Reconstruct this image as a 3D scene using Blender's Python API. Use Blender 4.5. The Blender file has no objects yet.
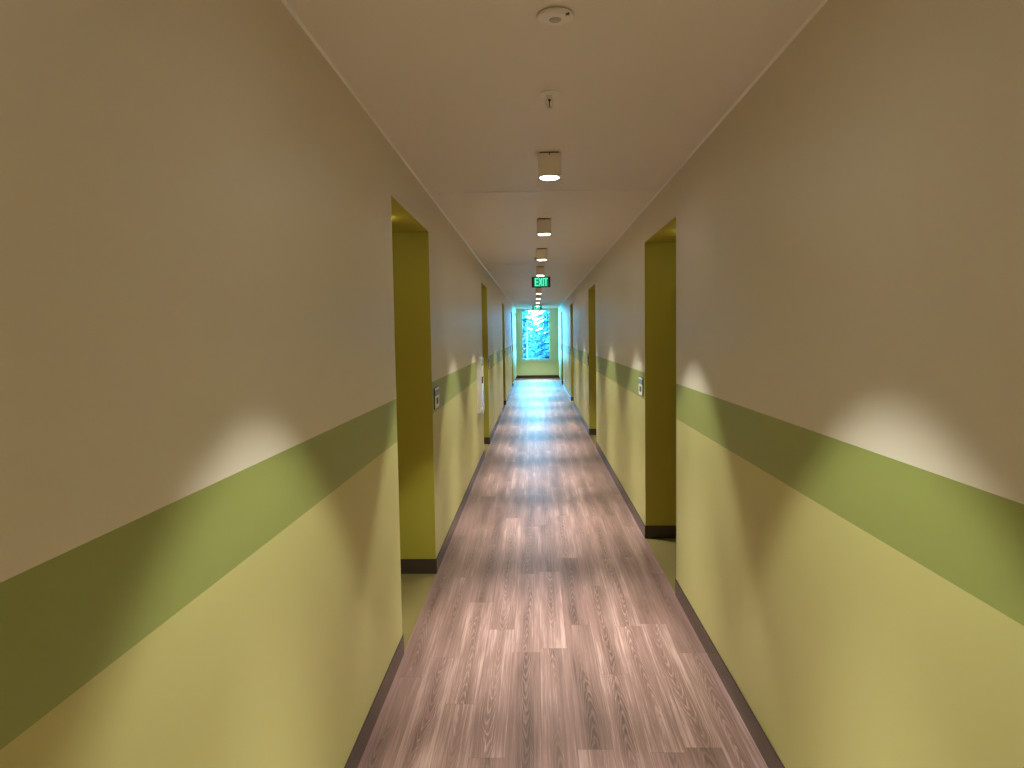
import bpy, bmesh, math, random
from mathutils import Vector, Matrix

random.seed(7)
SC = bpy.context.scene
COL = SC.collection
W, H = 1.524, 2.529            # corridor width, ceiling height
Y0, Y1 = -3.4, 27.07           # back wall, window wall
OPEN_Z = 2.275                 # top of the door recesses
DEP = 0.42                     # depth of a door recess
ST_T, ST_B = 1.281, 1.074      # green stripe
LEFT = [(3.605, 4.863), (9.618, 10.746), (15.632, 16.786), (21.55, 22.61)]
RIGHT = [(4.432, 5.686), (10.269, 11.599), (16.344, 17.549), (22.45, 23.69)]
CX = 0.772                     # centre line of the ceiling fittings

# ---------------------------------------------------------------- materials
def new_mat(name):
    m = bpy.data.materials.new(name); m.use_nodes = True
    nt = m.node_tree
    return m, nt, nt.nodes, nt.links, nt.nodes['Principled BSDF']

def plain(name, col, rough=.5, metal=0., spec=.5, bump=0., bscale=200.):
    m, nt, N, L, b = new_mat(name)
    b.inputs['Base Color'].default_value = (*col, 1)
    b.inputs['Roughness'].default_value = rough
    b.inputs['Metallic'].default_value = metal
    b.inputs['Specular IOR Level'].default_value = spec
    tc = N.new('ShaderNodeTexCoord')
    nz = N.new('ShaderNodeTexNoise'); nz.inputs['Scale'].default_value = bscale
    nz.inputs['Detail'].default_value = 3
    L.new(tc.outputs['Object'], nz.inputs['Vector'])
    if bump:
        bp = N.new('ShaderNodeBump'); bp.inputs['Strength'].default_value = bump
        bp.inputs['Distance'].default_value = .002
        L.new(nz.outputs['Fac'], bp.inputs['Height']); L.new(bp.outputs['Normal'], b.inputs['Normal'])
    return m

def emit(name, col, strength):
    m, nt, N, L, b = new_mat(name)
    b.inputs['Base Color'].default_value = (*col, 1)
    b.inputs['Emission Color'].default_value = (*col, 1)
    b.inputs['Emission Strength'].default_value = strength
    return m

def wall_paint():
    """cream above, green band, yellow below: three flat paints by height"""
    m, nt, N, L, b = new_mat('striped_wall_paint')
    g = N.new('ShaderNodeNewGeometry')
    s = N.new('ShaderNodeSeparateXYZ'); L.new(g.outputs['Position'], s.inputs[0])
    r = N.new('ShaderNodeValToRGB'); r.color_ramp.interpolation = 'CONSTANT'
    mr = N.new('ShaderNodeMath'); mr.operation = 'DIVIDE'; mr.inputs[1].default_value = 3.0
    L.new(s.outputs['Z'], mr.inputs[0]); L.new(mr.outputs[0], r.inputs[0])
    e = r.color_ramp.elements
    e[0].position = 0; e[0].color = (.56, .535, .215, 1)
    e[1].position = ST_B/3; e[1].color = (.30, .345, .10, 1)
    x = e.new(ST_T/3); x.color = (.72, .67, .56, 1)
    L.new(r.outputs[0], b.inputs['Base Color'])
    b.inputs['Roughness'].default_value = .42
    b.inputs['Specular IOR Level'].default_value = .35
    nz = N.new('ShaderNodeTexNoise'); nz.inputs['Scale'].default_value = 160; nz.inputs['Detail'].default_value = 3
    L.new(g.outputs['Position'], nz.inputs['Vector'])
    bp = N.new('ShaderNodeBump'); bp.inputs['Strength'].default_value = .08; bp.inputs['Distance'].default_value = .002
    L.new(nz.outputs['Fac'], bp.inputs['Height']); L.new(bp.outputs['Normal'], b.inputs['Normal'])
    return m

def wood_floor():
    m, nt, N, L, b = new_mat('rosy_oak_planks')
    def math_(op, a=None, v=None, c=None):
        n = N.new('ShaderNodeMath'); n.operation = op
        for i, q in enumerate((a, v, c)):
            if q is None: continue
            if isinstance(q, (int, float)): n.inputs[i].default_value = q
            else: L.new(q, n.inputs[i])
        return n.outputs[0]
    g = N.new('ShaderNodeNewGeometry')
    s = N.new('ShaderNodeSeparateXYZ'); L.new(g.outputs['Position'], s.inputs[0])
    PW, PL = .138, 1.22
    u = math_('DIVIDE', s.outputs['X'], PW)
    iu = math_('FLOOR', u); fu = math_('FRACT', u)
    w1 = N.new('ShaderNodeTexWhiteNoise'); w1.noise_dimensions = '1D'; L.new(iu, w1.inputs['W'])
    v = math_('ADD', math_('DIVIDE', s.outputs['Y'], PL), math_('MULTIPLY', w1.outputs['Value'], 7.3))
    iv = math_('FLOOR', v); fv = math_('FRACT', v)
    cb = N.new('ShaderNodeCombineXYZ'); L.new(iu, cb.inputs[0]); L.new(iv, cb.inputs[1])
    w2 = N.new('ShaderNodeTexWhiteNoise'); w2.noise_dimensions = '2D'; L.new(cb.outputs[0], w2.inputs['Vector'])
    sr = N.new('ShaderNodeSeparateColor'); L.new(w2.outputs['Color'], sr.inputs[0])
    # per plank coordinates (a fresh piece of the board for every plank)
    px = math_('ADD', math_('MULTIPLY', fu, PW), math_('MULTIPLY', sr.outputs[0], 31.0))
    py = math_('ADD', s.outputs['Y'], math_('MULTIPLY', sr.outputs[1], 57.0))
    def vec(sx, sy):
        c = N.new('ShaderNodeCombineXYZ')
        L.new(math_('MULTIPLY', px, sx), c.inputs[0]); L.new(math_('MULTIPLY', py, sy), c.inputs[1])
        return c.outputs[0]
    def noise(vv, scale, det=2., rough=.5, dist=0.):
        n = N.new('ShaderNodeTexNoise'); n.inputs['Scale'].default_value = scale
        n.inputs['Detail'].default_value = det; n.inputs['Roughness'].default_value = rough
        n.inputs['Distortion'].default_value = dist
        L.new(vv, n.inputs['Vector']); return n.outputs['Fac']
    # cathedral grain: nested arcs running along the middle of each board
    wob = noise(vec(3.0, 1.3), 1.0, 2., .5)
    cxo = math_('ADD', math_('MULTIPLY', math_('SUBTRACT', fu, .5), PW), math_('MULTIPLY', math_('SUBTRACT', wob, .5), .10))
    q = math_('POWER', math_('DIVIDE', math_('ABSOLUTE', cxo), .0165), 1.6)
    sgn = math_('SUBTRACT', math_('MULTIPLY', math_('GREATER_THAN', sr.outputs[0], .5), 2.), 1.)
    jit = noise(vec(38., 9.), 1.0, 2., .5)
    arc = math_('ADD', math_('MULTIPLY', math_('MULTIPLY', py, sgn), 10.), q)
    arc = math_('ADD', arc, math_('MULTIPLY', jit, 1.5))
    arc = math_('FRACT', arc)
    ring = math_('POWER', math_('MULTIPLY', math_('MULTIPLY', arc, math_('SUBTRACT', 1.12, arc)), 3.2), 1.6)
    mask = math_('SUBTRACT', 1., math_('MINIMUM', 1., math_('DIVIDE', math_('ABSOLUTE', cxo), .052)))
    patch = noise(vec(2., .9), 1.0, 1., .5)
    mask = math_('MULTIPLY', math_('POWER', mask, .7), math_('MINIMUM', 1., math_('MAXIMUM', 0., math_('MULTIPLY', math_('SUBTRACT', patch, .36), 6.))))
    ring = math_('MULTIPLY', ring, mask)
    fib = noise(vec(330., 5.), 1.0, 3., .6)
    fib2 = noise(vec(95., 1.3), 1.0, 2., .55)
    blot = noise(vec(16., 1.3), 1.0, 2., .5)
    k = math_('ADD', math_('MULTIPLY', ring, .28), math_('MULTIPLY', fib, .42))
    k = math_('ADD', k, math_('MULTIPLY', fib2, .50))
    k = math_('ADD', k, math_('MULTIPLY', blot, .42))
    k = math_('ADD', k, math_('MULTIPLY', math_('SUBTRACT', sr.outputs[2], .5), .20))
    r = N.new('ShaderNodeValToRGB'); L.new(k, r.inputs[0])
    e = r.color_ramp.elements
    e[0].position = .36; e[0].color = (.56, .38, .35, 1)
    e[1].position = 1.08; e[1].color = (.10, .055, .044, 1)
    x = e.new(.64); x.color = (.265, .152, .134, 1)
    # joints
    jx = math_('LESS_THAN', math_('MINIMUM', fu, math_('SUBTRACT', 1., fu)), .0065)
    jy = math_('LESS_THAN', math_('MINIMUM', fv, math_('SUBTRACT', 1., fv)), .0011)
    j = math_('MAXIMUM', jx, jy)
    mx = N.new('ShaderNodeMix'); mx.data_type = 'RGBA'
    L.new(math_('MULTIPLY', j, .45), mx.inputs[0]); L.new(r.outputs[0], mx.inputs[6]); mx.inputs[7].default_value = (.07, .04, .03, 1)
    L.new(mx.outputs[2], b.inputs['Base Color'])
    b.inputs['Roughness'].default_value = .39
    b.inputs['Specular IOR Level'].default_value = .65
    bp = N.new('ShaderNodeBump'); bp.inputs['Strength'].default_value = .18; bp.inputs['Distance'].default_value = .0015
    bp.invert = True
    L.new(k, bp.inputs['Height']); L.new(bp.outputs['Normal'], b.inputs['Normal'])
    return m

def carpet_mat():
    m, nt, N, L, b = new_mat('olive_carpet')
    tc = N.new('ShaderNodeTexCoord')
    nz = N.new('ShaderNodeTexNoise'); nz.inputs['Scale'].default_value = 300; nz.inputs['Detail'].default_value = 4
    L.new(tc.outputs['Object'], nz.inputs['Vector'])
    r = N.new('ShaderNodeValToRGB'); L.new(nz.outputs['Fac'], r.inputs[0])
    r.color_ramp.elements[0].position = .3; r.color_ramp.elements[0].color = (.15, .115, .028, 1)
    r.color_ramp.elements[1].position = .7; r.color_ramp.elements[1].color = (.22, .17, .046, 1)
    L.new(r.outputs[0], b.inputs['Base Color']); b.inputs['Roughness'].default_value = .9
    bp = N.new('ShaderNodeBump'); bp.inputs['Strength'].default_value = .4; bp.inputs['Distance'].default_value = .003
    L.new(nz.outputs['Fac'], bp.inputs['Height']); L.new(bp.outputs['Normal'], b.inputs['Normal'])
    return m

def glass_mat():
    m = bpy.data.materials.new('clear_glass'); m.use_nodes = True
    nt = m.node_tree; N, L = nt.nodes, nt.links; N.clear()
    o = N.new('ShaderNodeOutputMaterial'); mx = N.new('ShaderNodeMixShader')
    t = N.new('ShaderNodeBsdfTransparent'); t.inputs[0].default_value = (.95, .98, .98, 1)
    gl = N.new('ShaderNodeBsdfGlossy'); gl.inputs['Roughness'].default_value = .02
    f = N.new('ShaderNodeFresnel'); f.inputs['IOR'].default_value = 1.45
    L.new(f.outputs[0], mx.inputs[0]); L.new(t.outputs[0], mx.inputs[1]); L.new(gl.outputs[0], mx.inputs[2])
    L.new(mx.outputs[0], o.inputs[0])
    return m

def leaf_mat(name, c1, c2):
    m, nt, N, L, b = new_mat(name)
    g = N.new('ShaderNodeNewGeometry')
    r = N.new('ShaderNodeValToRGB'); L.new(g.outputs['Random Per Island'], r.inputs[0])
    r.color_ramp.elements[0].color = (*c1, 1); r.color_ramp.elements[1].color = (*c2, 1)
    L.new(r.outputs[0], b.inputs['Base Color']); b.inputs['Roughness'].default_value = .6
    b.inputs['Specular IOR Level'].default_value = .2
    return m

M = dict(
    wall=wall_paint(),
    olive=plain('olive_recess_paint', (.47, .43, .055), .5, spec=.35, bump=.08, bscale=160),
    endwall=plain('yellow_end_wall_paint', (.80, .82, .50), .5, spec=.35, bump=.08, bscale=160),
    ceil=plain('off_white_ceiling_paint', (.80, .76, .68), .5, spec=.45, bump=.06, bscale=120),
    joint=plain('ceiling_joint', (.45, .40, .33), .8),
    bead=plain('white_caulk', (.90, .89, .86), .35),
    floor=wood_floor(), carpet=carpet_mat(),
    base=plain('dark_brown_vinyl', (.066, .046, .036), .25, spec=.5),
    lampwhite=plain('matte_white_metal', (.88, .83, .74), .45),
    lampdark=plain('dark_gap', (.12, .10, .08), .6),
    lens=emit('lit_lens', (1., .95, .86), 30.),
    drum=emit('lit_diffuser', (1., .92, .62), 10.),
    plastic=plain('white_plastic', (.88, .84, .80), .4),
    greyplastic=plain('grey_plastic', (.50, .46, .42), .5),
    chrome=plain('brushed_steel', (.65, .62, .57), .3, metal=1.),
    bronze=plain('dark_bronze', (.06, .05, .045), .45),
    greenface=emit('lit_green_face', (.0, .26, .13), .85),
    greenletter=emit('lit_green_letters', (.12, 1., .62), 1.25),
    signwhite=plain('sign_white', (.90, .90, .86), .35),
    signblue=plain('sign_slate_blue', (.20, .25, .33), .35),
    signdark=plain('sign_black', (.02, .02, .022), .5),
    cab=plain('white_enamel', (.74, .70, .72), .2),
    frame=plain('white_window_vinyl', (.80, .80, .80), .4),
    door=plain('brown_door_veneer', (.20, .12, .06), .45),
    jamb=plain('dark_door_frame', (.09, .07, .05), .45),
    glass=glass_mat(),
    bark=plain('dark_bark', (.05, .05, .055), .9),
    palebark=plain('pale_bark', (.25, .25, .24), .8),
    needles=leaf_mat('blue_green_needles', (.015, .048, .066), (.045, .118, .15)),
    needles2=leaf_mat('dusty_blue_needles', (.028, .095, .105), (.075, .175, .18)),
    grass=plain('dry_pale_grass', (.22, .26, .20), .95, bump=.5, bscale=8),
    outer=plain('outer_render', (.5, .48, .42), .8),
)

# ---------------------------------------------------------------- mesh helpers
def box(bm, x0, x1, y0, y1, z0, z1, mi=0):
    vs = [bm.verts.new((x, y, z)) for z in (z0, z1) for y in (y0, y1) for x in (x0, x1)]
    fs = []
    for q in ((0, 2, 3, 1), (4, 5, 7, 6), (0, 1, 5, 4), (2, 6, 7, 3), (0, 4, 6, 2), (1, 3, 7, 5)):
        f = bm.faces.new([vs[i] for i in q]); f.material_index = mi; fs.append(f)
    return fs

def bevel(bm, w, seg=2):
    bmesh.ops.bevel(bm, geom=bm.edges[:], offset=w, segments=seg, affect='EDGES', profile=.5, clamp_overlap=True)

def lathe(bm, prof, cx=0, cy=0, n=40, cap=True):
    """prof: list of (radius, z)"""
    rings = []
    for r, z in prof:
        rings.append([bm.verts.new((cx+r*math.cos(2*math.pi*i/n), cy+r*math.sin(2*math.pi*i/n), z)) for i in range(n)])
    for a, b in zip(rings, rings[1:]):
        for i in range(n):
            bm.faces.new((a[i], a[(i+1) % n], b[(i+1) % n], b[i]))
    if cap:
        bm.faces.new(rings[0]); bm.faces.new(rings[-1])

def link(name, bm, mats, parent=None, smooth=False, loc=None):
    bmesh.ops.recalc_face_normals(bm, faces=bm.faces[:])
    me = bpy.data.meshes.new(name); bm.to_mesh(me); bm.free()
    if not isinstance(mats, (list, tuple)): mats = [mats]
    for m in mats: me.materials.append(m)
    if smooth:
        for p in me.polygons: p.use_smooth = True
        me.set_sharp_from_angle(angle=math.radians(35))
    o = bpy.data.objects.new(name, me); COL.objects.link(o)
    if parent is not None: o.parent = parent
    if loc: o.location = loc
    return o

def struct(name, bm, mats, parent=None):
    o = link(name, bm, mats, parent)
    if parent is None: o['kind'] = 'structure'
    return o

def tag(o, label, cat, group=None):
    o['label'] = label; o['category'] = cat
    if group: o['group'] = group
    return o

def thing(name, label, cat, loc, group=None):
    o = bpy.data.objects.new(name, None); COL.objects.link(o)
    o.location = loc; o.empty_display_size = .05
    return tag(o, label, cat, group)

def copy_tree(o, parent=None):
    c = o.copy(); COL.objects.link(c)
    if parent is not None: c.parent = parent
    for ch in list(o.children): copy_tree(ch, c)
    return c

# ---------------------------------------------------------------- shell
def side_wall(name, spans, side):
    """solid wall with door recesses cut into it; side -1 = left (x<=0), +1 = right (x>=W)"""
    bm = bmesh.new()
    xi = 0. if side < 0 else W              # corridor face
    xr = xi + side*DEP                      # back of the recess
    xo = xi + side*(DEP+.14)                # far face
    def seg(a, b, y0, y1, z0, z1, face):
        x0, x1 = min(a, b), max(a, b)
        for f in box(bm, x0, x1, y0, y1, z0, z1):
            f.normal_update(); c = f.calc_center_median()
            # faces on the corridor line take the striped paint, the rest the recess paint
            f.material_index = 0 if (face and abs(c.x-xi) < 1e-4) else 1
    ys = Y0
    for a, b in spans:
        seg(xi, xo, ys, a, 0, H, True)
        seg(xi, xo, a, b, OPEN_Z, H, True)
        seg(xr, xo, a, b, 0, OPEN_Z, False)
        ys = b
    seg(xi, xo, ys, Y1, 0, H, True)
    return struct(name, bm, [M['wall'], M['olive']])
side_wall('wall_left', LEFT, -1)
side_wall('wall_right', RIGHT, 1)

XO0, XO1 = -DEP-.14, W+DEP+.14
WX0, WX1, WZ0, WZ1 = .205, 1.235, .665, 2.49     # window opening
bm = bmesh.new()
box(bm, XO0, WX0, Y1, Y1+.22, 0, H); box(bm, WX1, XO1, Y1, Y1+.22, 0, H)
box(bm, WX0, WX1, Y1, Y1+.22, 0, WZ0); box(bm, WX0, WX1, Y1, Y1+.22, WZ1, H)
struct('wall_end', bm, M['endwall'])
bm = bmesh.new(); box(bm, XO0, XO1, Y0-.15, Y0, 0, H)
struct('wall_back', bm, M['wall'])

bm = bmesh.new()                                   # floor: planks in the corridor, carpet in the recesses
box(bm, 0, W, Y0, Y1, -.12, 0, 0)
for a, b in LEFT: box(bm, -DEP, 0, a, b, -.12, 0, 1)
for a, b in RIGHT: box(bm, W, W+DEP, a, b, -.12, 0, 1)
struct('floor', bm, [M['floor'], M['carpet']])

bm = bmesh.new()                                   # ceiling boards with open joints between them
js = [Y0-.15, 4.92, 9.95, 14.95, 19.95, Y1+.22]
for a, b in zip(js, js[1:]):
    box(bm, XO0, XO1, a+(.007 if a != js[0] else 0), b-(.007 if b != js[-1] else 0), H, H+.03)
box(bm, XO0, XO1, js[0], js[-1], H+.03, H+.15)
struct('ceiling', bm, M['ceil'])

for i, (x, s) in enumerate(((0, 1), (W, -1))):     # caulk bead along the ceiling corner
    bm = bmesh.new()
    q = [(x, H-.008), (x, H), (x+s*.008, H)]
    A = [bm.verts.new((a, Y0, b)) for a, b in q]; B = [bm.verts.new((a, Y1, b)) for a, b in q]
    bm.faces.new(A); bm.faces.new(B)
    for k in range(3): bm.faces.new((A[k], A[(k+1) % 3], B[(k+1) % 3], B[k]))
    struct('trim_%d' % (i+1), bm, M['bead'])

def baseboard(name, spans, side):
    bm = bmesh.new(); t, h = .006, .1
    xi = 0. if side < 0 else W
    def bx(x0, x1, y0, y1):
        x0, x1 = sorted((x0, x1))
        box(bm, x0, x1, y0, y1, 0, h-.004)
        # slightly eased top edge
        sx = .0015
        box(bm, x0+sx*(x1-x0 < .02), x1-sx*(x1-x0 < .02), y0+sx*(y1-y0 < .02), y1-sx*(y1-y0 < .02), h-.004, h)
    ys = Y0
    for a, b in spans:
        bx(xi, xi-side*t, ys, a+t)
        bx(xi, xi+side*(DEP), a, a+t); bx(xi, xi+side*(DEP), b-t, b)
        ys = b-t
    bx(xi, xi-side*t, ys, Y1)
    return struct(name, bm, M['base'])
baseboard('baseboard_left', LEFT, -1)
baseboard('baseboard_right', RIGHT, 1)
bm = bmesh.new(); box(bm, .006, W-.006, Y1-.006, Y1, 0, .1)
struct('baseboard_end', bm, M['base'])

# doors at the back of the recesses
def make_door(n, a, b, side):
    xi = (0. if side < 0 else W) + side*DEP         # back face of the recess
    s = -side
    y0, y1 = a+.10, b-.10
    bm = bmesh.new()
    def bx(d0, d1, ya, yb, za, zb):
        xs = sorted((xi+s*d0, xi+s*d1)); box(bm, xs[0], xs[1], ya, yb, za, zb)
    bx(0, .035, y0, y0+.05, 0, 2.13); bx(0, .035, y1-.05, y1, 0, 2.13); bx(0, .035, y0+.05, y1-.05, 2.08, 2.13)
    fr = struct('door_%d' % n, bm, M['jamb'])
    bm = bmesh.new(); bx(.0, .018, y0+.053, y1-.053, .008, 2.077)
    link('door_leaf', bm, M['door'], fr)
    bm = bmesh.new()
    bx(.018, .03, y1-.13, y1-.09, .93, 1.10); bx(.03, .055, y1-.12, y1-.10, 1.0, 1.02); bx(.05, .065, y1-.23, y1-.10, 1.0, 1.02)
    link('door_handle', bm, M['chrome'], fr)
k = 1
for sp, sd in ((LEFT, -1), (RIGHT, 1)):
    for a, b in sp:
        make_door(k, a, b, sd); k += 1

# window: frame with sill and pane
bm = bmesh.new()
fy0, fy1 = Y1+.02, Y1+.10
FW = .032
box(bm, WX0, WX0+FW, fy0, fy1, WZ0, WZ1); box(bm, WX1-FW, WX1, fy0, fy1, WZ0, WZ1)
box(bm, WX0+FW, WX1-FW, fy0, fy1, WZ0, WZ0+FW); box(bm, WX0+FW, WX1-FW, fy0, fy1, WZ1-FW, WZ1)
win = struct('window_1', bm, M['frame'])
bm = bmesh.new(); box(bm, WX0+FW, WX1-FW, Y1+.055, Y1+.063, WZ0+FW, WZ1-FW)
link('window_pane', bm, M['glass'], win)
bm = bmesh.new(); box(bm, WX0-.06, WX1+.04, Y1-.045, Y1, WZ0-.075, WZ0); box(bm, WX0, WX1, Y1, fy0, WZ0-.0, WZ0+.006)
link('window_sill', bm, M['frame'], win)

# ---------------------------------------------------------------- ceiling downlights
def make_downlight():
    t = thing('ceiling_downlight', '', 'ceiling light', (CX, 0, H))
    bm = bmesh.new(); box(bm, -.05, .05, -.05, .05, -.008, 0)
    link('mounting_plate', bm, M['lampdark'], t)
    bm = bmesh.new(); box(bm, -.059, .059, -.059, .059, -.117, -.007); bevel(bm, .002)
    bd = link('body', bm, M['lampwhite'], t)
    bm = bmesh.new(); box(bm, -.0025, .0025, -.0602, -.0588, -.018, -.008)
    link('set_screw', bm, M['lampdark'], bd)
    bm = bmesh.new(); box(bm, -.060, .060, -.060, .060, -.121, -.117)
    link('bottom_rim', bm, M['greyplastic'], t)
    bm = bmesh.new(); lathe(bm, [(.048, -.121), (.048, -.1225), (.043, -.1245), (.03, -.1255)], n=36)
    link('lens', bm, M['lens'], t, smooth=True)
    for nm, en, ang, bl in (('beam_core', CORE, 57, 1.), ('beam_field', FIELD, 79, .28)):
        ld = bpy.data.lights.new(nm, 'SPOT'); ld.energy = en; ld.color = LAMP
        ld.spot_size = math.radians(ang); ld.spot_blend = bl; ld.shadow_soft_size = .04
        lo = bpy.data.objects.new(nm, ld); COL.objects.link(lo); lo.parent = t; lo.location = (0, 0, -.131)
    ld = bpy.data.lights.new('lens_glow', 'AREA'); ld.shape = 'DISK'; ld.size = .085; ld.energy = GLOW; ld.color = LAMP
    lo = bpy.data.objects.new('lens_glow', ld); COL.objects.link(lo); lo.parent = t; lo.location = (0, 0, -.128)
    return t
CORE, FIELD, GLOW = 430., 152., .45
LAMP = (.97, .99, .89)
LAMPS = [
 (-2.68, 'square white ceiling downlight behind the camera, nearest the back wall'),
 (-.50, 'square white ceiling downlight above the camera'),
 (1.68, 'square white ceiling downlight just before the round detector, above the frame'),
 (3.86, 'square white ceiling downlight just past the near sprinkler, largest in view'),
 (6.05, 'square white ceiling downlight just beyond the nearest ceiling joint, second largest in view'),
 (8.13, 'square white ceiling downlight third in the row, just before the small far sprinkler'),
 (10.31, 'square white ceiling downlight directly above the nearer exit sign, fourth in the row'),
 (12.55, 'square white ceiling downlight hidden just behind the nearer exit sign'),
 (14.91, 'tiny square ceiling downlight first below the nearer exit sign'),
 (17.05, 'tiny square ceiling downlight second below the nearer exit sign'),
 (19.35, 'tiny square ceiling downlight third below the nearer exit sign'),
 (21.6, 'tiny square ceiling downlight just above the farther exit sign'),
 (25.6, 'square white ceiling downlight hidden behind the farther exit sign, closest to the window'),
]
proto = make_downlight()
for i, (y, lab) in enumerate(LAMPS):
    o = proto if i == 0 else copy_tree(proto)
    o.location = (CX, y+.065, H); tag(o, lab, 'ceiling light', 'square downlights along the corridor ceiling')

# flush lamps in the door recesses
def make_recess_lamp():
    t = thing('recess_lamp', '', 'ceiling light', (0, 0, OPEN_Z))
    bm = bmesh.new(); lathe(bm, [(.05, 0), (.05, -.008)], n=32)
    link('lamp_base', bm, M['lampwhite'], t, smooth=True)
    bm = bmesh.new(); lathe(bm, [(.052, -.008), (.070, -.010), (.071, -.024), (.060, -.031), (.02, -.034)], n=32)
    link('diffuser', bm, M['drum'], t, smooth=True)
    return t
proto = None
ordn = ['nearest', 'second', 'third', 'farthest']
for sp, x, sd in ((LEFT, -.215, 'left'), (RIGHT, W+.215, 'right')):
    for i, (a, b) in enumerate(sp):
        o = proto = make_recess_lamp() if proto is None else proto
        if (i, sd) != (0, 'left'): o = copy_tree(proto)
        o.location = (x, (a+b)/2, OPEN_Z)
        tag(o, 'small round flush lamp under the top of the %s door recess on the %s' % (ordn[i], sd), 'ceiling light', 'flush lamps in the door recesses')

# ---------------------------------------------------------------- detector and sprinklers
t = thing('smoke_detector', 'round white smoke detector disc on the ceiling above the camera', 'smoke detector', (.757, 2.235, H))
bm = bmesh.new(); lathe(bm, [(.051, 0), (.0515, -.003), (.051, -.004)], n=48)
link('mounting_plate', bm, M['greyplastic'], t, smooth=True)
bm = bmesh.new(); lathe(bm, [(.0525, -.004), (.0545, -.007), (.053, -.011), (.046, -.0145), (.03, -.016)], n=48)
link('housing', bm, M['plastic'], t, smooth=True)
bm = bmesh.new(); lathe(bm, [(.017, -.0155), (.017, -.0185), (.0145, -.020), (.005, -.0205)], n=32)
link('sensor_cap', bm, M['greyplastic'], t, smooth=True)
bm = bmesh.new(); box(bm, .029, .040, -.036, -.026, -.0158, -.010)
link('indicator_window', bm, M['lampdark'], t)

def make_sprinkler():
    t = thing('sprinkler_head', '', 'sprinkler', (0, 0, H))
    bm = bmesh.new(); lathe(bm, [(.036, 0), (.039, -.002), (.038, -.005), (.030, -.008), (.014, -.009)], n=36)
    link('escutcheon', bm, M['signwhite'], t, smooth=True)
    bm = bmesh.new(); lathe(bm, [(.0115, -.008), (.0115, -.020), (.009, -.024)], n=6)
    link('body', bm, M['chrome'], t)
    bm = bmesh.new()
    for s in (-1, 1):                                   # two bowed arms that meet at the tip
        pts = [(.009*s, -.022), (.0135*s, -.034), (.012*s, -.046), (.003*s, -.057)]
        for (xa, za), (xb, zb) in zip(pts, pts[1:]):
            vs = [bm.verts.new(v) for v in ((xa-.0018, -.003, za), (xa+.0018, -.003, za), (xb+.0018, -.003, zb), (xb-.0018, -.003, zb),
                                            (xa-.0018, .003, za), (xa+.0018, .003, za), (xb+.0018, .003, zb), (xb-.0018, .003, zb))]
            for q in ((0, 1, 2, 3), (7, 6, 5, 4), (0, 4, 5, 1), (3, 2, 6, 7), (0, 3, 7, 4), (1, 5, 6, 2)):
                bm.faces.new([vs[i] for i in q])
    link('frame_arms', bm, M['chrome'], t)
    bm = bmesh.new(); lathe(bm, [(.0055, -.024), (.0055, -.030), (.0022, -.033), (.0022, -.055)], n=12)
    link('glass_bulb', bm, M['signdark'], t, smooth=True)
    bm = bmesh.new(); lathe(bm, [(.004, -.056), (.0125, -.058), (.0125, -.0595), (.004, -.061)], n=20)
    link('deflector', bm, M['chrome'], t, smooth=True)
    return t
s1 = make_sprinkler(); s1.location = (.754, 2.945, H)
tag(s1, 'pendant sprinkler head hanging between the round detector and the first downlight', 'sprinkler', 'ceiling sprinklers')
s2 = copy_tree(s1); s2.location = (.70, 9.0, H)
tag(s2, 'tiny far sprinkler head just left of the third downlight', 'sprinkler', 'ceiling sprinklers')

# ---------------------------------------------------------------- exit signs
def make_exit():
    t = thing('exit_sign', '', 'exit sign', (CX, 0, H))
    w, h, d = .30, .172, .05
    bm = bmesh.new(); box(bm, -.06, .06, -.02, .02, -.012, 0)
    link('canopy', bm, M['bronze'], t)
    bm = bmesh.new(); box(bm, -w/2, w/2, -d/2, d/2, -h-.01, -.01); bevel(bm, .008, 3)
    link('housing', bm, M['bronze'], t)
    fy = -d/2-.0015
    bm = bmesh.new(); box(bm, -.112, .112, fy, -d/2+.001, -h+.002, -.024)
    pl = link('face_plate', bm, M['greenface'], t)
    zt, zb = -.036, -h+.014
    zm = (zt+zb)/2; st = .0145
    def letters(ch, x0, x1):
        bm = bmesh.new(); y0, y1 = fy-.003, fy
        def bar(ax, az, bx_, bz, th=st):
            v = Vector((bx_-ax, 0, bz-az)); n = Vector((-v.z, 0, v.x)).normalized()*th/2
            c = [Vector((ax, 0, az))+n, Vector((ax, 0, az))-n, Vector((bx_, 0, bz))-n, Vector((bx_, 0, bz))+n]
            vs = [bm.verts.new((p.x, y, p.z)) for y in (y0, y1) for p in c]
            for q in ((0, 1, 2, 3), (7, 6, 5, 4), (0, 4, 5, 1), (1, 5, 6, 2), (2, 6, 7, 3), (3, 7, 4, 0)):
                bm.faces.new([vs[i] for i in q])
        if ch == 'E':
            bar(x0+st/2, zt, x0+st/2, zb)
            for z in (zt-st/2, zm, zb+st/2): bar(x0+st, z, x1, z)
        if ch == 'X':
            bar(x0+st/2, zt, x1-st/2, zb); bar(x1-st/2, zt, x0+st/2, zb)
        if ch == 'I':
            bar((x0+x1)/2, zt, (x0+x1)/2, zb)
        if ch == 'T':
            bar((x0+x1)/2, zt-st, (x0+x1)/2, zb); bar(x0, zt-st/2, x1, zt-st/2)
        link('letter', bm, M['greenletter'], pl)
    letters('E', -.098, -.046); letters('X', -.038, .022); letters('I', .030, .046); letters('T', .052, .104)
    return t
e1 = make_exit(); e1.location = (.795, 12.0, H)
tag(e1, 'nearer lit green EXIT sign with dark housing under the ceiling', 'exit sign', 'exit signs')
e2 = copy_tree(e1); e2.location = (.764, 23.75, H)
tag(e2, 'farther lit green EXIT sign in front of the top of the window', 'exit sign', 'exit signs')

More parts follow.
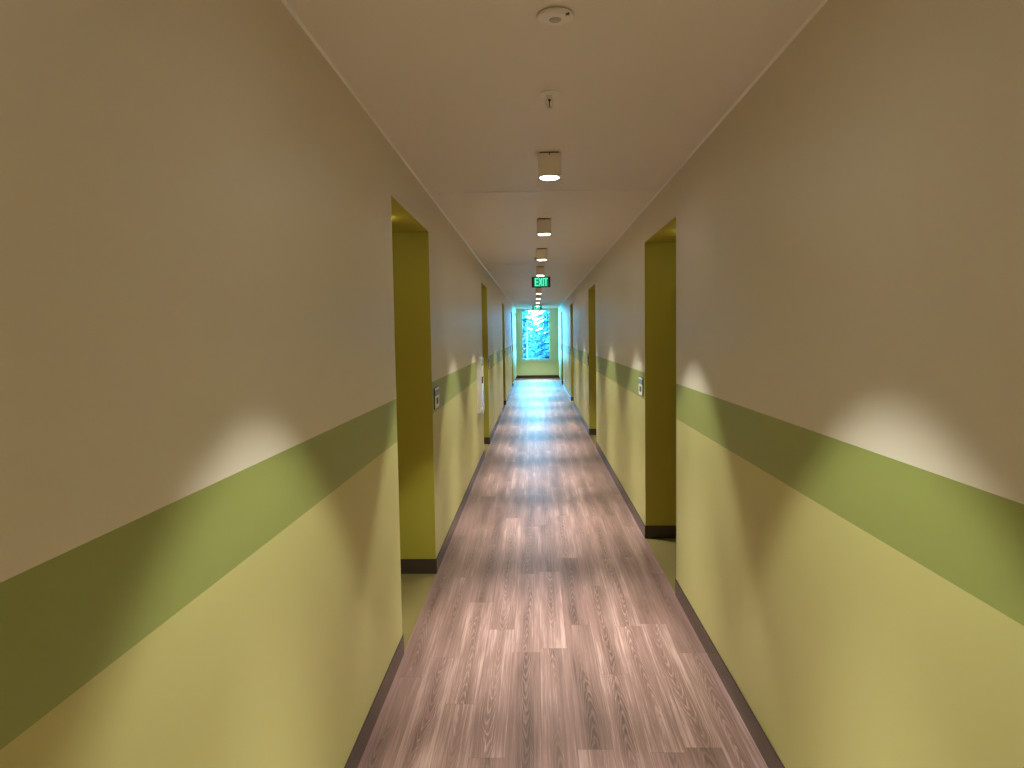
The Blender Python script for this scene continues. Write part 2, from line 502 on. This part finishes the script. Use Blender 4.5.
# ---------------------------------------------------------------- room signs
def make_sign(name, side):
    """built looking out of the wall along +x for the left wall, -x for the right one"""
    s = 1 if side < 0 else -1
    t = thing(name, '', 'sign', (0, 0, 0))
    def bx(nm, d0, d1, y0, y1, z0, z1, m, par, bv=0):
        bm = bmesh.new(); xs = sorted((s*d0, s*d1)); box(bm, xs[0], xs[1], y0, y1, z0, z1)
        if bv: bevel(bm, bv)
        return link(nm, bm, m, par)
    bp = bx('backplate', 0, .007, -.105, .105, 0, .145, M['signdark'], t)
    bx('top_strip', .007, .0095, -.10, .10, .128, .142, M['signwhite'], t)
    bx('blue_insert', .007, .009, -.10, .10, .089, .128, M['signblue'], t)
    fr = bx('white_panel', .007, .0095, -.10, .10, .004, .088, M['signwhite'], t)
    bx('dark_panel', .0095, .0105, -.045, .045, .030, .072, M['signdark'], fr, .0006)
    return t
lsign = make_sign('room_sign', -1); rsign = make_sign('room_sign', 1)
for sp, x, pr, sd in ((LEFT, 0, lsign, 'left'), (RIGHT, W, rsign, 'right')):
    for i, (a, b) in enumerate(sp):
        o = pr if i == 0 else copy_tree(pr)
        o.location = (x, b+.185, 1.099)
        tag(o, 'white and slate blue room sign on %s wall past the %s door recess' % (sd, ordn[i]), 'sign', 'room signs beside the door recesses')

# ---------------------------------------------------------------- white wall cabinet
t = thing('wall_cabinet', 'tall narrow white metal cabinet sticking out of the left wall, before the second recess', 'cabinet', (0, 8.80, .67))
def rounded_slab(bm, x0, x1, y0, y1, z0, z1, r, n=6):
    pts = []
    for cy, cz, a0 in ((y1-r, z1-r, 0), (y0+r, z1-r, 90), (y0+r, z0+r, 180), (y1-r, z0+r, 270)):
        for i in range(n+1):
            a = math.radians(a0+90*i/n); pts.append((cy+r*math.cos(a), cz+r*math.sin(a)))
    A = [bm.verts.new((x0, y, z)) for y, z in pts]; B = [bm.verts.new((x1, y, z)) for y, z in pts]
    bm.faces.new(A); bm.faces.new(B)
    for i in range(len(pts)): bm.faces.new((A[i], A[(i+1) % len(A)], B[(i+1) % len(A)], B[i]))
bm = bmesh.new(); rounded_slab(bm, 0, .040, -.19, .19, 0, .665, .018)
link('body', bm, M['cab'], t)
bm = bmesh.new(); rounded_slab(bm, .040, .056, -.185, .185, .006, .659, .03)
dr = link('cabinet_door', bm, M['cab'], t)
bm = bmesh.new(); box(bm, .056, .0575, -.12, .12, .33, .56); link('door_window', bm, M['plastic'], dr)
bm = bmesh.new(); box(bm, .056, .070, -.165, -.145, .36, .44); bevel(bm, .003); link('latch', bm, M['signdark'], dr)
for hz in (.05, .60):
    bm = bmesh.new(); box(bm, .040, .060, -.1905, -.17, hz, hz+.03)
    link('hinge', bm, M['plastic'], t)

# ---------------------------------------------------------------- outlet and alarm
t = thing('wall_outlet', 'small white wall outlet low on the right wall past the second recess', 'outlet', (W, 11.95, .40))
bm = bmesh.new(); box(bm, -.006, 0, -.036, .036, -.057, .057); bevel(bm, .002); pl = link('cover_plate', bm, M['signwhite'], t)
for dz in (-.022, .022):
    bm = bmesh.new(); box(bm, -.008, -.006, -.016, .016, dz-.014, dz+.014); link('socket', bm, M['greyplastic'], t)
t = thing('alarm_strobe', 'small white alarm strobe high on the left wall near the window', 'alarm', (-.001, 25.1, 2.26))
bm = bmesh.new(); box(bm, 0, .03, -.06, .06, -.06, .06); bevel(bm, .006); link('housing', bm, M['signwhite'], t)
bm = bmesh.new(); box(bm, .03, .05, -.035, .035, -.02, .03); bevel(bm, .004); link('strobe_lens', bm, M['greyplastic'], t)

# ---------------------------------------------------------------- outside
GZ = -3.2
bm = bmesh.new(); box(bm, -40, 42, Y1+.4, 110, GZ-.3, GZ)
struct('ground', bm, M['grass'])

def conifer(name, label, x, y, h, base_r, mat, seed, step=.26, droop=.30, dens=1.0, bare=.06):
    rnd = random.Random(seed)
    t = thing(name, label, 'tree', (x, y, GZ), 'trees outside the window')
    bm = bmesh.new(); lathe(bm, [(h*.018, 0), (h*.013, h*.4), (h*.004, h*.99)], n=10)
    link('trunk', bm, M['bark'], t, smooth=True)
    bm = bmesh.new()
    z = h*bare
    while z < h*.985:
        f = 1-z/h
        r = base_r*(f**.85)*(.85+.3*rnd.random())+.08
        nb = max(5, int(11*dens*(f+.35)))
        a0 = rnd.random()*6.28
        for i in range(nb):
            a = a0+6.283*i/nb+rnd.uniform(-.2, .2)
            rr = r*rnd.uniform(.7, 1.1); zz = z+rnd.uniform(-.5, .5)*step
            d = Vector((math.cos(a), math.sin(a), 0)); q = Vector((-d.y, d.x, 0))
            n = max(3, int(rr/.17))
            for k in range(n):                              # sprays of needles along the bough
                u = (k+.6)/n
                p = d*(rr*u) + Vector((0, 0, zz-droop*rr*u*u+.1*rr*u))
                w = .34*(1.08-u)*min(1, rr)+.09
                for sgn in (-1, 1):
                    tip = p + d*(w*.75) + q*(sgn*w) + Vector((0, 0, -w*.30+rnd.uniform(-.06, .06)))
                    hw = d*(.055+.05*rnd.random())
                    up = Vector((0, 0, .035))
                    v = [bm.verts.new(c) for c in (p-hw+up, p+hw+up, tip, p+Vector((0, 0, -.06)))]
                    bm.faces.new((v[0], v[1], v[2])); bm.faces.new((v[1], v[3], v[2])); bm.faces.new((v[3], v[0], v[2]))
        z += step*(.55+.6*f)
    link('foliage', bm, mat, t)
    return t
conifer('spruce_tree', 'dark blue-green spruce filling the right half of the window', 1.66, 35.6, 9.4, 2.25, M['needles'], 3, dens=1.5)
conifer('spruce_tree', 'paler dusty blue spruce at the left edge of the window', -.30, 40.1, 9.6, 1.75, M['needles2'], 5, dens=1.5)
conifer('spruce_tree', 'low broad spruce in the lower middle of the window, under the bright gap', .62, 45.6, 5.35, 3.2, M['needles'], 8, dens=1.3)
t = thing('bare_sapling', 'thin pale bare sapling trunk low on the left side of the window', 'tree', (.345, 32.6, GZ), 'trees outside the window')
bm = bmesh.new(); lathe(bm, [(.030, 0), (.024, 3.2), (.016, 4.6), (.006, 5.4)], n=10)
link('trunk', bm, M['palebark'], t, smooth=True)
for i in range(14):
    bm = bmesh.new()
    z = 2.6+i*.2; a = i*2.4; l = .5*(1-i/18)
    d = Vector((math.cos(a), math.sin(a), .9)).normalized()
    p, e = Vector((0, 0, z)), Vector((0, 0, z))+d*l
    s1_, s2_ = Vector((.006, 0, 0)), Vector((0, .006, 0))
    vs = [bm.verts.new(c) for c in (p-s1_, p+s2_, p+s1_, e)]
    for q in ((0, 1, 3), (1, 2, 3), (2, 0, 3)): bm.faces.new([vs[j] for j in q])
    link('branch', bm, M['palebark'], t)

# ---------------------------------------------------------------- sky
wd = bpy.data.worlds.new('sky'); SC.world = wd; wd.use_nodes = True
nt = wd.node_tree; N, L = nt.nodes, nt.links
bg = N['Background']
tc = N.new('ShaderNodeTexCoord'); sp = N.new('ShaderNodeSeparateXYZ'); L.new(tc.outputs['Generated'], sp.inputs[0])
rp = N.new('ShaderNodeValToRGB'); L.new(sp.outputs['Z'], rp.inputs[0])
rp.color_ramp.elements[0].position = 0; rp.color_ramp.elements[0].color = (.10, .58, 1., 1)
rp.color_ramp.elements[1].position = .6; rp.color_ramp.elements[1].color = (.10, .54, 1., 1)
L.new(rp.outputs[0], bg.inputs['Color']); bg.inputs['Strength'].default_value = 60.
pl = bpy.data.lights.new('window_portal', 'AREA'); pl.shape = 'RECTANGLE'; pl.size = WX1-WX0; pl.size_y = WZ1-WZ0
pl.cycles.is_portal = True
po = bpy.data.objects.new('window_portal', pl); COL.objects.link(po)
po.location = ((WX0+WX1)/2, Y1+.13, (WZ0+WZ1)/2); po.rotation_euler = (math.radians(-90), 0, 0)

# ---------------------------------------------------------------- camera
cam = bpy.data.cameras.new('camera'); cam.sensor_width = 36; cam.lens = 739.65/1024*36
cam.clip_start = .05; cam.clip_end = 400
co = bpy.data.objects.new('camera', cam); COL.objects.link(co)
r = Vector((.99940437, .03090902, -.01534714)); u = Vector((.01325022, .06693975, .99766903)); f = Vector((-.03186431, .99727815, -.06649032))
mt = Matrix(((r.x, u.x, -f.x, .6855569), (r.y, u.y, -f.y, 0), (r.z, u.z, -f.z, 1.59454415), (0, 0, 0, 1)))
co.matrix_world = mt
SC.camera = co

SC.view_settings.view_transform = 'Standard'; SC.view_settings.look = 'None'
SC.view_settings.gamma = 1; SC.view_settings.exposure = -.05; SC.view_settings.use_curve_mapping = False
SC.cycles.use_denoising = True
SC.cycles.max_bounces = 16; SC.cycles.diffuse_bounces = 10; SC.cycles.glossy_bounces = 6
SC.cycles.sample_clamp_indirect = 6
